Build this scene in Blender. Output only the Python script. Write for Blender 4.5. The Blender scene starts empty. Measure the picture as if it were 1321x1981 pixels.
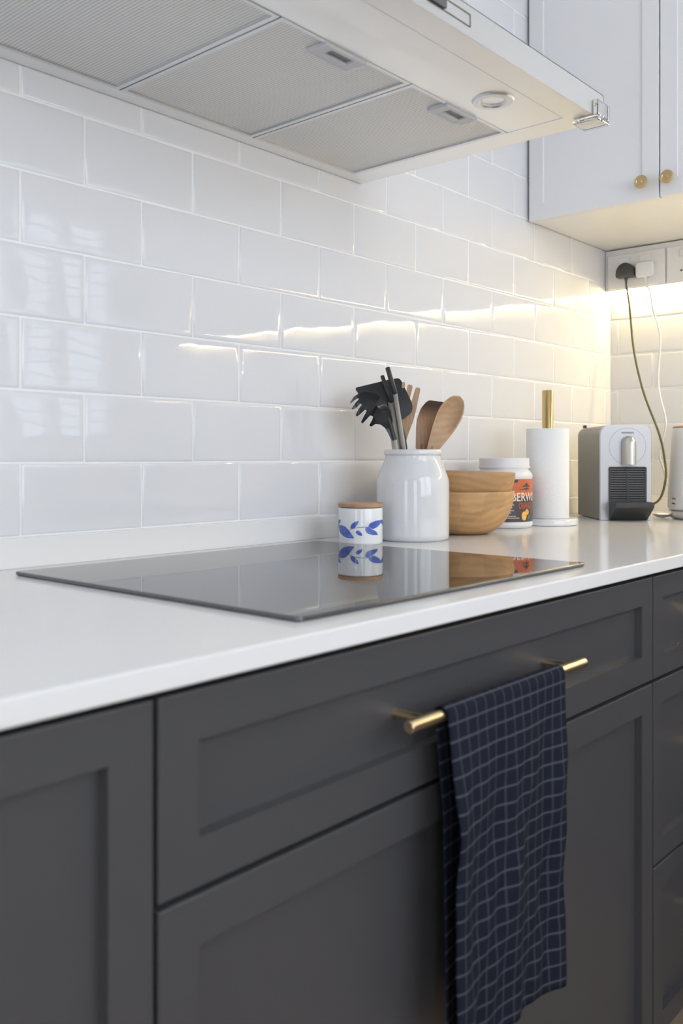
import bpy, bmesh, math, random
from mathutils import Vector, Matrix
random.seed(7)
S = bpy.context.scene
COL = S.collection
PI = math.pi
YAW = math.radians(41.31)

# ------------------------------------------------------------------ camera
cam_d = bpy.data.cameras.new('camera'); cam = bpy.data.objects.new('camera', cam_d); COL.objects.link(cam)
cam.location = (0, -1.1437, 1.05)
cam.rotation_euler = (PI/2, 0, YAW - PI/2)
cam_d.sensor_fit = 'VERTICAL'; cam_d.sensor_height = 36; cam_d.sensor_width = 24
cam_d.lens = 1755.3/1981*36
cam_d.shift_y = -106.1/1981
cam_d.clip_start = 0.02
cam_d.dof.use_dof = True; cam_d.dof.focus_distance = 1.78; cam_d.dof.aperture_fstop = 5.6
S.camera = cam
S.cycles.adaptive_threshold = 0.05
# ------------------------------------------------------------------ world, light, exposure
W = bpy.data.worlds.new('sky'); S.world = W; W.use_nodes = True
bg = W.node_tree.nodes['Background']; bg.inputs[0].default_value = (0.83, 0.895, 1.0, 1); bg.inputs[1].default_value = 4.7
S.view_settings.view_transform = 'Standard'; S.view_settings.look = 'None'
S.view_settings.gamma = 1; S.view_settings.use_curve_mapping = False
S.view_settings.exposure = 0.0
def portal(loc, rot, sx, sy):          # guides the daylight sampling through an opening
    l = bpy.data.lights.new('portal', 'AREA'); l.shape = 'RECTANGLE'; l.size = sx; l.size_y = sy
    l.cycles.is_portal = True
    o = bpy.data.objects.new('portal', l); COL.objects.link(o); o.location = loc; o.rotation_euler = rot
XE = 2.475            # end wall
XL, YF, ZC = -2.2, -2.3, 2.6
WIN1 = (1.62, 2.40, 1.09, 2.12)
FILL_WIN4 = (0.05, 1.58, 0.95, 2.45)  # unseen window, added to throw frontal daylight on tiles and worktop
FILL_WIN2 = (-1.3, -0.5, 0.35, 2.2)  # invented window behind the camera, there for extra daylight
WIN3 = (-1.5, -0.85, 0.05, 2.25)    # y range on the left wall
portal(((WIN1[0]+WIN1[1])/2, YF-0.02, (WIN1[2]+WIN1[3])/2), (PI/2, 0, 0), WIN1[1]-WIN1[0], WIN1[3]-WIN1[2])
portal(((FILL_WIN4[0]+FILL_WIN4[1])/2, YF-0.02, (FILL_WIN4[2]+FILL_WIN4[3])/2), (PI/2, 0, 0), FILL_WIN4[1]-FILL_WIN4[0], FILL_WIN4[3]-FILL_WIN4[2])
portal(((FILL_WIN2[0]+FILL_WIN2[1])/2, YF-0.02, (FILL_WIN2[2]+FILL_WIN2[3])/2), (PI/2, 0, 0), FILL_WIN2[1]-FILL_WIN2[0], FILL_WIN2[3]-FILL_WIN2[2])
portal((XL-0.02, (WIN3[0]+WIN3[1])/2, (WIN3[2]+WIN3[3])/2), (PI/2, 0, -PI/2), WIN3[1]-WIN3[0], WIN3[3]-WIN3[2])

# ------------------------------------------------------------------ materials
MATS = {}
def mat(name, col, rough=0.5, metal=0.0, ior=1.5, bump=None, var=None, coat=0.0, emit=None, trans=0.0, alpha=None, aniso=0.0):
    m = bpy.data.materials.new(name); m.use_nodes = True; nt = m.node_tree; b = nt.nodes['Principled BSDF']
    c = (*col, 1) if len(col) == 3 else col
    b.inputs['Base Color'].default_value = c
    b.inputs['Roughness'].default_value = rough; b.inputs['Metallic'].default_value = metal; b.inputs['IOR'].default_value = ior
    b.inputs['Coat Weight'].default_value = coat; b.inputs['Coat Roughness'].default_value = 0.03
    b.inputs['Transmission Weight'].default_value = trans
    b.inputs['Anisotropic'].default_value = aniso
    tc = nt.nodes.new('ShaderNodeTexCoord')
    if var:      # (scale xyz or number, amount, second colour)
        sc, amt, c2 = var
        mp = nt.nodes.new('ShaderNodeMapping'); nt.links.new(tc.outputs['Object'], mp.inputs[0])
        mp.inputs['Scale'].default_value = sc if isinstance(sc, tuple) else (sc, sc, sc)
        n = nt.nodes.new('ShaderNodeTexNoise'); n.inputs['Scale'].default_value = 1.0; n.inputs['Detail'].default_value = 5
        nt.links.new(mp.outputs[0], n.inputs['Vector'])
        mx = nt.nodes.new('ShaderNodeMix'); mx.data_type = 'RGBA'
        r = nt.nodes.new('ShaderNodeMapRange'); r.inputs[1].default_value = 0.3; r.inputs[2].default_value = 0.7; r.inputs[4].default_value = amt
        nt.links.new(n.outputs[0], r.inputs[0]); nt.links.new(r.outputs[0], mx.inputs[0])
        mx.inputs[6].default_value = c; mx.inputs[7].default_value = (*c2, 1)
        nt.links.new(mx.outputs[2], b.inputs['Base Color'])
    if bump:     # (scale, distance)
        sc, dist = bump
        mp = nt.nodes.new('ShaderNodeMapping'); nt.links.new(tc.outputs['Object'], mp.inputs[0])
        mp.inputs['Scale'].default_value = sc if isinstance(sc, tuple) else (sc, sc, sc)
        n = nt.nodes.new('ShaderNodeTexNoise'); n.inputs['Scale'].default_value = 1.0; n.inputs['Detail'].default_value = 2
        nt.links.new(mp.outputs[0], n.inputs['Vector'])
        bp = nt.nodes.new('ShaderNodeBump'); bp.inputs['Distance'].default_value = dist; bp.inputs['Strength'].default_value = 1.0
        nt.links.new(n.outputs[0], bp.inputs['Height']); nt.links.new(bp.outputs[0], b.inputs['Normal'])
    if emit:
        b.inputs['Emission Color'].default_value = (*emit[0], 1); b.inputs['Emission Strength'].default_value = emit[1]
    MATS[name] = m
    return m
def nodes(m): return m.node_tree.nodes, m.node_tree.links, m.node_tree.nodes['Principled BSDF']

mat('wall_paint', (0.80, 0.79, 0.77), 0.7, bump=(60, 0.0003))
mat('ceiling_paint', (0.85, 0.85, 0.84), 0.8, bump=(60, 0.0003))
mat('grout', (0.92, 0.92, 0.91), 0.7, bump=(300, 0.0004))
mat('quartz', (0.83, 0.82, 0.805), 0.12, var=(14, 0.5, (0.83, 0.82, 0.805)), coat=0.0).node_tree.nodes['Principled BSDF'].inputs['Specular IOR Level'].default_value = 0.09
mat('charcoal_paint', (0.070, 0.069, 0.073), 0.38, bump=(500, 0.00005))
mat('cabinet_white', (0.86, 0.855, 0.86), 0.42, bump=(400, 0.00004))
mat('cabinet_inner', (0.90, 0.88, 0.84), 0.3, bump=(200, 0.00004))
mat('grille_black', (0.006, 0.006, 0.007), 0.6, bump=(200, 0.00004))
mat('dark_gap', (0.02, 0.02, 0.022), 0.7, bump=(200, 0.00004))
mat('plinth', (0.30, 0.22, 0.16), 0.6, var=((2, 40, 40), 0.5, (0.22, 0.16, 0.11)))
mat('oak_floor', (0.42, 0.30, 0.20), 0.45, var=((3, 40, 40), 0.7, (0.30, 0.20, 0.12)))
mat('brass', (0.84, 0.68, 0.42), 0.28, metal=1.0, bump=((20, 900, 900), 0.00002))
mat('brass_knob', (0.62, 0.46, 0.25), 0.35, metal=1.0, bump=(300, 0.00003))
mat('steel', (0.84, 0.835, 0.83), 0.30, metal=1.0, bump=((8, 700, 8), 0.00002), aniso=0.3)
mat('steel_frame', (0.70, 0.71, 0.73), 0.30, metal=1.0, bump=(200, 0.00002))
mat('steel_dull', (0.23, 0.21, 0.18), 0.36, metal=1.0, bump=((400, 400, 20), 0.00003))
mat('latch_grey', (0.62, 0.63, 0.65), 0.4, bump=(200, 0.00003))
mat('slot_grey', (0.26, 0.26, 0.27), 0.4, bump=(200, 0.00003))
mat('slot_dark', (0.12, 0.12, 0.13), 0.4, bump=(200, 0.00003))
mat('clear_plastic', (0.98, 0.98, 0.98), 0.06, trans=1.0, ior=1.45, bump=(40, 0.0004))
mat('lamp_lens', (0.85, 0.85, 0.85), 0.15, coat=0.5, bump=(150, 0.0003))
mat('ceramic', (0.74, 0.74, 0.74), 0.07, coat=0.3, bump=(14, 0.0006))
mat('ceramic_fine', (0.84, 0.84, 0.84), 0.10, coat=0.3, bump=(25, 0.0003))
mat('plastic_white', (0.82, 0.82, 0.83), 0.33, bump=(120, 0.0001))
mat('socket_white', (0.82, 0.81, 0.80), 0.30, bump=(120, 0.0001))
mat('paper', (0.88, 0.88, 0.88), 0.95, bump=(350, 0.0006))
mat('black_nylon', (0.018, 0.019, 0.021), 0.38, bump=(200, 0.0001))
mat('black_gloss', (0.016, 0.017, 0.019), 0.2, bump=(60, 0.0003))
mat('brass_rod', (0.58, 0.43, 0.20), 0.25, metal=1.0, bump=((20, 900, 900), 0.00002))
mat('black_plastic', (0.025, 0.025, 0.027), 0.42, bump=(200, 0.0001))
mat('tray_black', (0.032, 0.032, 0.033), 0.45, bump=(200, 0.0001))
mat('silver_plastic', (0.50, 0.50, 0.515), 0.38, metal=0.4, bump=(300, 0.00004))
mat('side_grey', (0.22, 0.215, 0.20), 0.36, metal=0.3, bump=(300, 0.00004))
mat('chrome', (0.82, 0.82, 0.82), 0.12, metal=1.0, bump=(30, 0.00005))
mat('satin_silver', (0.66, 0.66, 0.65), 0.34, metal=1.0, bump=(30, 0.00005))
mat('slat_grey', (0.085, 0.083, 0.086), 0.4, bump=(200, 0.0001))
mat('cord_warm_lit', (0.11, 0.10, 0.045), 0.5, bump=(300, 0.0001))  # dark cord, yellow cast of the light strip mixed into its colour
mat('plug_black', (0.05, 0.05, 0.052), 0.4, bump=(300, 0.0001))
mat('ink_blue', (0.035, 0.085, 0.42), 0.15, coat=0.3, var=(160, 0.8, (0.10, 0.20, 0.62)))
mat('ink_line', (0.05, 0.06, 0.22), 0.15, var=(100, 0.3, (0.08, 0.1, 0.3)))
mat('label_orange', (0.62, 0.16, 0.055), 0.4, var=(90, 0.4, (0.50, 0.11, 0.05)))
mat('label_dark', (0.062, 0.055, 0.058), 0.4, var=(90, 0.4, (0.075, 0.06, 0.06)))
mat('print_cream', (0.86, 0.74, 0.60), 0.4, var=(90, 0.3, (0.9, 0.8, 0.7)))
mat('print_orange', (0.60, 0.12, 0.05), 0.4, var=(90, 0.3, (0.5, 0.1, 0.05)))
mat('fruit_orange', (0.85, 0.36, 0.05), 0.4, var=(200, 0.6, (0.92, 0.52, 0.14)))
mat('fruit_pale', (0.92, 0.56, 0.16), 0.4, var=(200, 0.6, (0.9, 0.45, 0.1)))
mat('fruit_leaf', (0.06, 0.25, 0.16), 0.4, var=(200, 0.4, (0.1, 0.35, 0.2)))
mat('print_dark', (0.03, 0.03, 0.035), 0.4, var=(90, 0.3, (0.05, 0.05, 0.05)))
mat('print_white', (0.80, 0.76, 0.72), 0.4, var=(90, 0.3, (0.7, 0.68, 0.65)))
mat('print_teal', (0.02, 0.09, 0.09), 0.4, var=(90, 0.3, (0.03, 0.11, 0.1)))
mat('print_red', (0.35, 0.02, 0.03), 0.4, var=(90, 0.3, (0.25, 0.02, 0.03)))
mat('led', (1, 0.9, 0.7), 0.5, emit=((1.0, 0.785, 0.38), 130.0))
mat('frame_white', (0.80, 0.80, 0.80), 0.4, bump=(100, 0.0001))

# glazed wall tile: slow waviness in the glaze
m = mat('tile_glaze', (0.775, 0.775, 0.79), 0.02, ior=1.52, bump=((7, 7, 7), 0.0010))
# black hob glass
mat('hob_glass', (0.012, 0.012, 0.014), 0.03, ior=2.15, bump=(3, 0.00005))
# woods
def wood(name, c1, c2, scale, rings=18, axis='X', rough=0.45, burn=None):
    m = mat(name, c1, rough); N, L, b = nodes(m)
    tc = N['Texture Coordinate']; mp = N.new('ShaderNodeMapping'); mp.inputs['Scale'].default_value = scale
    L.new(tc.outputs['Object'], mp.inputs[0])
    w = N.new('ShaderNodeTexWave'); w.wave_type = 'RINGS' if axis == 'R' else 'BANDS'
    if axis != 'R': w.bands_direction = axis
    w.inputs['Scale'].default_value = rings; w.inputs['Distortion'].default_value = 5; w.inputs['Detail'].default_value = 3; w.inputs['Detail Scale'].default_value = 1.2
    L.new(mp.outputs[0], w.inputs['Vector'])
    n = N.new('ShaderNodeTexNoise'); n.inputs['Scale'].default_value = rings*3; n.inputs['Detail'].default_value = 4; L.new(mp.outputs[0], n.inputs['Vector'])
    ad = N.new('ShaderNodeMath'); ad.operation = 'MULTIPLY'; L.new(w.outputs['Fac'], ad.inputs[0]); L.new(n.outputs[0], ad.inputs[1])
    mx = N.new('ShaderNodeMix'); mx.data_type = 'RGBA'; L.new(ad.outputs[0], mx.inputs[0])
    mx.inputs[6].default_value = (*c1, 1); mx.inputs[7].default_value = (*c2, 1)
    out = mx.outputs[2]
    if burn:      # (z of dark band start, end, colour): the stained tip of the utensil
        sp = N.new('ShaderNodeSeparateXYZ'); L.new(tc.outputs['Object'], sp.inputs[0])
        mr = N.new('ShaderNodeMapRange'); mr.inputs[1].default_value = burn[0]; mr.inputs[2].default_value = burn[1]; L.new(sp.outputs[2], mr.inputs[0])
        m2 = N.new('ShaderNodeMix'); m2.data_type = 'RGBA'; L.new(mr.outputs[0], m2.inputs[0]); L.new(out, m2.inputs[6]); m2.inputs[7].default_value = (*burn[2], 1)
        out = m2.outputs[2]
    L.new(out, b.inputs['Base Color'])
    return m
def bowl_mat(name, c1, c2, sc, seed):
    m = wood(name, c1, c2, (1, 1, 2.0), 13, 'R', 0.5); N, L, b = nodes(m)
    src = b.inputs['Base Color'].links[0].from_socket
    tc = N['Texture Coordinate']; mp = N.new('ShaderNodeMapping'); mp.inputs['Scale'].default_value = sc; mp.inputs['Location'].default_value = (seed, 0.3*seed, 0.1); L.new(tc.outputs['Object'], mp.inputs[0])
    v = N.new('ShaderNodeTexVoronoi'); v.distance = 'CHEBYCHEV'; v.inputs['Scale'].default_value = 1.0; v.inputs['Randomness'].default_value = 0.7; L.new(mp.outputs[0], v.inputs['Vector'])
    sp = N.new('ShaderNodeSeparateColor'); L.new(v.outputs['Color'], sp.inputs[0])
    mr = N.new('ShaderNodeMapRange'); mr.inputs[3].default_value = 0.90; mr.inputs[4].default_value = 1.08; L.new(sp.outputs[0], mr.inputs[0])
    mx = N.new('ShaderNodeMix'); mx.data_type = 'RGBA'; mx.blend_type = 'MULTIPLY'; mx.inputs[0].default_value = 1; L.new(src, mx.inputs[6])
    cb = N.new('ShaderNodeCombineColor'); [L.new(mr.outputs[0], cb.inputs[k]) for k in range(3)]; L.new(cb.outputs[0], mx.inputs[7]); L.new(mx.outputs[2], b.inputs['Base Color'])
bowl_mat('bowl_wood', (0.56, 0.335, 0.15), (0.43, 0.24, 0.095), (26, 26, 34), 1.3)
bowl_mat('bowl_wood_upper', (0.50, 0.29, 0.13), (0.39, 0.21, 0.085), (22, 22, 28), 2.1)
wood('bowl_end_grain', (0.36, 0.22, 0.11), (0.50, 0.33, 0.18), (1, 1, 1), 40, 'Z', 0.5)
wood('beech', (0.56, 0.36, 0.215), (0.42, 0.25, 0.13), (3, 1, 1), 14, 'X', 0.5)
wood('spoon_wood', (0.56, 0.36, 0.205), (0.47, 0.29, 0.155), (1.2, 1, 0.7), 36, 'R', 0.5)
wood('acacia', (0.42, 0.245, 0.145), (0.32, 0.175, 0.095), (4, 1, 0.8), 12, 'X', 0.5, burn=(0.222, 0.246, (0.07, 0.032, 0.018)))
wood('lid_wood', (0.50, 0.31, 0.19), (0.42, 0.25, 0.14), (1, 4, 4), 14, 'X', 0.5)

# perforated aluminium filter: staggered holes along y
def filter_mat():
    m = mat('filter_mesh', (0.60, 0.595, 0.58), 0.40, metal=0.85); N, L, b = nodes(m)
    tc = N['Texture Coordinate']; sp = N.new('ShaderNodeSeparateXYZ'); L.new(tc.outputs['Object'], sp.inputs[0])
    def sin(src, k):
        a = N.new('ShaderNodeMath'); a.operation = 'MULTIPLY'; a.inputs[1].default_value = k; L.new(src, a.inputs[0])
        s = N.new('ShaderNodeMath'); s.operation = 'SINE'; L.new(a.outputs[0], s.inputs[0]); return s.outputs[0]
    sx = sin(sp.outputs[0], 2*PI/0.0050); sy = sin(sp.outputs[1], 2*PI/0.0055)
    q = N.new('ShaderNodeMath'); q.operation = 'MULTIPLY'; q.inputs[1].default_value = 0.35; L.new(sy, q.inputs[0])
    ad = N.new('ShaderNodeMath'); L.new(sx, ad.inputs[0]); L.new(q.outputs[0], ad.inputs[1])
    mr = N.new('ShaderNodeMapRange'); mr.inputs[1].default_value = -0.2; mr.inputs[2].default_value = 0.9; L.new(ad.outputs[0], mr.inputs[0])
    mx = N.new('ShaderNodeMix'); mx.data_type = 'RGBA'; L.new(mr.outputs[0], mx.inputs[0])
    mx.inputs[6].default_value = (0.76, 0.755, 0.74, 1); mx.inputs[7].default_value = (0.47, 0.46, 0.44, 1)
    L.new(mx.outputs[2], b.inputs['Base Color'])
    bp = N.new('ShaderNodeBump'); bp.inputs['Distance'].default_value = 0.0003; bp.invert = True; L.new(mr.outputs[0], bp.inputs['Height']); L.new(bp.outputs[0], b.inputs['Normal'])
filter_mat()

# checked tea towel (UV in metres)
def towel_mat():
    m = mat('towel_cloth', (0.03, 0.035, 0.05), 0.95); N, L, b = nodes(m)
    uv = N.new('ShaderNodeUVMap'); sp = N.new('ShaderNodeSeparateXYZ'); L.new(uv.outputs[0], sp.inputs[0])
    def line(src, pitch, width):
        a = N.new('ShaderNodeMath'); a.operation = 'PINGPONG'; a.inputs[1].default_value = pitch/2; L.new(src, a.inputs[0])
        s = N.new('ShaderNodeMapRange'); s.inputs[1].default_value = width/2*1.35; s.inputs[2].default_value = width/2*0.65; L.new(a.outputs[0], s.inputs[0]); return s.outputs[0]
    l1 = line(sp.outputs[0], 0.0178, 0.0026); l2 = line(sp.outputs[1], 0.0174, 0.0022)
    mm = N.new('ShaderNodeMath'); mm.operation = 'MULTIPLY'; mm.inputs[1].default_value = 0.5; L.new(l1, mm.inputs[0])
    ad = N.new('ShaderNodeMath'); ad.use_clamp = True; L.new(mm.outputs[0], ad.inputs[0]); L.new(l2, ad.inputs[1])
    sc = N.new('ShaderNodeMath'); sc.operation = 'MULTIPLY'; sc.inputs[1].default_value = 0.75; L.new(ad.outputs[0], sc.inputs[0])
    mx = N.new('ShaderNodeMix'); mx.data_type = 'RGBA'; L.new(sc.outputs[0], mx.inputs[0])
    n = N.new('ShaderNodeTexNoise'); n.inputs['Scale'].default_value = 900; L.new(uv.outputs[0], n.inputs['Vector'])
    base = N.new('ShaderNodeMix'); base.data_type = 'RGBA'; base.inputs[6].default_value = (0.011, 0.014, 0.024, 1); base.inputs[7].default_value = (0.018, 0.021, 0.032, 1)
    L.new(n.outputs[0], base.inputs[0]); L.new(base.outputs[2], mx.inputs[6]); mx.inputs[7].default_value = (0.090, 0.098, 0.122, 1)
    L.new(mx.outputs[2], b.inputs['Base Color'])
    bp = N.new('ShaderNodeBump'); bp.inputs['Distance'].default_value = 0.0006; L.new(n.outputs[0], bp.inputs['Height']); L.new(bp.outputs[0], b.inputs['Normal'])
    b.inputs['Specular IOR Level'].default_value = 0.1
towel_mat()
def glass_mat(name, tint):
    m = bpy.data.materials.new(name); m.use_nodes = True; nt = m.node_tree; nt.nodes.clear()
    o = nt.nodes.new('ShaderNodeOutputMaterial'); mx = nt.nodes.new('ShaderNodeMixShader'); t = nt.nodes.new('ShaderNodeBsdfTransparent'); g = nt.nodes.new('ShaderNodeBsdfGlossy')
    g.inputs['Roughness'].default_value = 0.02; mx.inputs[0].default_value = 0.06
    nt.links.new(t.outputs[0], mx.inputs[1]); nt.links.new(g.outputs[0], mx.inputs[2]); nt.links.new(mx.outputs[0], o.inputs[0]); MATS[name] = m; t.inputs[0].default_value = (*tint, 1)
glass_mat('window_glass', (1, 1, 1)); glass_mat('dimming_glass', (0.76, 0.765, 0.78))  # grey tint put in to dim window_1 as mirrored in the tiles

# ------------------------------------------------------------------ helpers
def obj(name, bm, material, parent=None, loc=(0, 0, 0), rot=(0, 0, 0), smooth=False, angle=40, wn=False):
    if isinstance(bm, bmesh.types.BMesh):
        bmesh.ops.recalc_face_normals(bm, faces=bm.faces)
        me = bpy.data.meshes.new(name); bm.to_mesh(me); bm.free()
    else: me = bm
    if material and not me.materials: me.materials.append(MATS[material])
    if smooth:
        for p in me.polygons: p.use_smooth = True
        me.set_sharp_from_angle(angle=math.radians(angle))
    o = bpy.data.objects.new(name, me); COL.objects.link(o); o.location = loc; o.rotation_euler = rot
    if wn:
        w = o.modifiers.new('weighted_normal', 'WEIGHTED_NORMAL'); w.weight = 100; w.keep_sharp = True
    if parent: o.parent = parent
    return o
def tag(o, label=None, cat=None, group=None, kind=None):
    for k, v in (('label', label), ('category', cat), ('group', group), ('kind', kind)):
        if v: o[k] = v
    return o
def thing(name, label, cat, loc=(0, 0, 0), rz=0, group=None):
    o = bpy.data.objects.new(name, None); COL.objects.link(o); o.location = loc; o.rotation_euler = (0, 0, rz); o.empty_display_size = 0.05
    return tag(o, label, cat, group)
def box(x0, x1, y0, y1, z0, z1, bev=0.0, seg=2, bm=None):
    b2 = bmesh.new()
    bmesh.ops.create_cube(b2, size=1)
    for v in b2.verts: v.co = Vector(((x0+x1)/2+v.co.x*(x1-x0), (y0+y1)/2+v.co.y*(y1-y0), (z0+z1)/2+v.co.z*(z1-z0)))
    if bev: bmesh.ops.bevel(b2, geom=b2.edges[:], offset=bev, segments=seg, profile=0.5, affect='EDGES')
    if bm is None: return b2
    me = bpy.data.meshes.new('t'); b2.to_mesh(me); b2.free(); bm.from_mesh(me); bpy.data.meshes.remove(me)
    return bm
def merge(*bms):
    bm = bmesh.new()
    for b in bms:
        me = bpy.data.meshes.new('t'); b.to_mesh(me); b.free(); bm.from_mesh(me); bpy.data.meshes.remove(me)
    return bm
def lathe(prof, seg=64, close=True):
    bm = bmesh.new(); rings = []
    for r, z in prof:
        if r < 1e-6: rings.append([bm.verts.new((0, 0, z))])
        else: rings.append([bm.verts.new((r*math.cos(2*PI*i/seg), r*math.sin(2*PI*i/seg), z)) for i in range(seg)])
    for a, b in zip(rings[:-1], rings[1:]):
        for i in range(seg):
            j = (i+1) % seg
            if len(a) == 1 and len(b) == 1: continue
            if len(a) == 1: bm.faces.new((a[0], b[i], b[j]))
            elif len(b) == 1: bm.faces.new((a[i], b[0], a[j]))
            else: bm.faces.new((a[i], b[i], b[j], a[j]))
    return bm
def catmull(pts, n=8):
    P = [Vector(p) for p in pts]; P = [2*P[0]-P[1]] + P + [2*P[-1]-P[-2]]; out = []
    for i in range(1, len(P)-2):
        for k in range(n):
            t = k/n; a, b, c, d = P[i-1:i+3]
            out.append(0.5*((2*b)+(c-a)*t+(2*a-5*b+4*c-d)*t*t+(-a+3*b-3*c+d)*t**3))
    out.append(P[-2]); return out
def tube(pts, r, seg=10, smoothn=8, rfun=None, flat=1.0):
    path = catmull(pts, smoothn) if smoothn else [Vector(p) for p in pts]
    bm = bmesh.new(); rings = []; prev = None
    for i, p in enumerate(path):
        t = (path[min(i+1, len(path)-1)]-path[max(i-1, 0)]).normalized()
        if prev is None:
            a = Vector((0, 0, 1)) if abs(t.z) < 0.9 else Vector((1, 0, 0)); n = t.cross(a).normalized()
        else: n = (prev - t*prev.dot(t)).normalized()
        prev = n; bn = t.cross(n); rr = r if rfun is None else rfun(i/(len(path)-1))
        rings.append([bm.verts.new(p+n*rr*math.cos(2*PI*k/seg)+bn*rr*flat*math.sin(2*PI*k/seg)) for k in range(seg)])
    for a, b in zip(rings[:-1], rings[1:]):
        for k in range(seg): bm.faces.new((a[k], a[(k+1) % seg], b[(k+1) % seg], b[k]))
    bm.faces.new(rings[0][::-1]); bm.faces.new(rings[-1])
    return bm
def cyl(p, q, r, seg=24, bev=0.0):
    p, q = Vector(p), Vector(q); L = (q-p).length
    prof = [(0, 0), (r-bev, 0), (r, bev), (r, L-bev), (r-bev, L), (0, L)] if bev else [(0, 0), (r, 0), (r, L), (0, L)]
    bm = lathe(prof, seg); bm.transform(Matrix.Translation(p) @ (q-p).to_track_quat('Z', 'Y').to_matrix().to_4x4()); return bm
def plate(pts, th, fy=None, bev=0.0):
    """outline in the local xz plane -> a slab th thick; fy(x,z) bends it in depth"""
    bm = bmesh.new(); vs = [bm.verts.new((x, 0, z)) for x, z in pts]; f = bm.faces.new(vs)
    r = bmesh.ops.extrude_face_region(bm, geom=[f])
    for v in r['geom']:
        if isinstance(v, bmesh.types.BMVert): v.co.y += th
    if bev: bmesh.ops.bevel(bm, geom=[e for e in bm.edges if abs(e.verts[0].co.y-e.verts[1].co.y) < 1e-7], offset=bev, segments=2, profile=0.5, affect='EDGES', clamp_overlap=True)
    bmesh.ops.triangulate(bm, faces=bm.faces[:])
    if fy:
        bmesh.ops.subdivide_edges(bm, edges=[e for e in bm.edges if e.calc_length() > 0.01], cuts=1); bmesh.ops.triangulate(bm, faces=bm.faces[:])
        for v in bm.verts: v.co.y += fy(v.co.x, v.co.z)
    return bm
def rounded(pts, r=0.003, n=4):
    out = []; N = len(pts)
    for i in range(N):
        p = Vector(pts[i]); a = Vector(pts[i-1]); b = Vector(pts[(i+1) % N])
        la, lb = (a-p).length, (b-p).length; q = min(r, la*0.45, lb*0.45)
        s = p+(a-p).normalized()*q; e = p+(b-p).normalized()*q
        for k in range(n+1):
            t = k/n; out.append(tuple((1-t)**2*s+2*t*(1-t)*p+t*t*e))
    return out
def shaker(w, h, t=0.02, frame=0.055, recess=0.011, bev=0.0012):
    """front in the local y=0 plane facing -y, body behind it, x 0..w, z 0..h"""
    bm = box(0, w, 0, t, 0, h)
    f = min(bm.faces, key=lambda f: f.calc_center_median().y)
    bmesh.ops.inset_individual(bm, faces=[f], thickness=frame, depth=0)
    bmesh.ops.inset_individual(bm, faces=[f], thickness=0.0012, depth=0)
    for v in f.verts: v.co.y += recess
    ed = [e for e in bm.edges if all(abs(v.co.y) < 1e-6 for v in e.verts) and (all(v.co.x < 1e-5 for v in e.verts) or all(v.co.x > w-1e-5 for v in e.verts) or all(v.co.z < 1e-5 for v in e.verts) or all(v.co.z > h-1e-5 for v in e.verts))]
    bmesh.ops.bevel(bm, geom=ed, offset=bev, segments=2, profile=0.5, affect='EDGES')
    return bm
def text_bm(body, height, xs=1.0, bold=0.0, extrude=0.0, width=None):
    c = bpy.data.curves.new('t', 'FONT'); c.body = body; c.size = 1; c.align_x = 'CENTER'; c.align_y = 'CENTER'; c.offset = bold; c.resolution_u = 3
    o = bpy.data.objects.new('t', c); COL.objects.link(o); bpy.context.view_layer.update()
    me = bpy.data.meshes.new_from_object(o.evaluated_get(bpy.context.evaluated_depsgraph_get()))
    bpy.data.objects.remove(o); bpy.data.curves.remove(c)
    bm = bmesh.new(); bm.from_mesh(me); bpy.data.meshes.remove(me)
    ys = [v.co.y for v in bm.verts]; xsv = [v.co.x for v in bm.verts]; h0 = max(ys)-min(ys); w0 = max(xsv)-min(xsv); cy = (max(ys)+min(ys))/2; cx = (max(xsv)+min(xsv))/2
    kx = width/w0 if width else height/h0*xs
    for v in bm.verts: v.co = Vector(((v.co.x-cx)*kx, 0, (v.co.y-cy)*height/h0))
    return bm
def wrap(bm, R, a0=0.0, z0=0.0, x0=0.0):
    """lay flat xz art on a vertical cylinder of radius R, art centre at azimuth a0 measured from local -y"""
    bmesh.ops.triangulate(bm, faces=bm.faces[:])
    for _ in range(2):
        es = [e for e in bm.edges if abs(e.verts[0].co.x-e.verts[1].co.x) > R*0.12]
        if es: bmesh.ops.subdivide_edges(bm, edges=es, cuts=2); bmesh.ops.triangulate(bm, faces=bm.faces[:])
    for v in bm.verts:
        a = a0+(v.co.x+x0)/R; rr = R+v.co.y; v.co = Vector((rr*math.sin(a), -rr*math.cos(a), v.co.z+z0))
    return bm
def ngon(pts):
    bm = bmesh.new(); bm.faces.new([bm.verts.new((x, 0, z)) for x, z in pts]); return bm
def copy_tree(o, parent=None):
    c = o.copy(); COL.objects.link(c); c.parent = parent
    for ch in o.children: copy_tree(ch, c)
    return c
RZ = YAW-PI/2         # local x = along the picture, local y = away from the viewer

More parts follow.
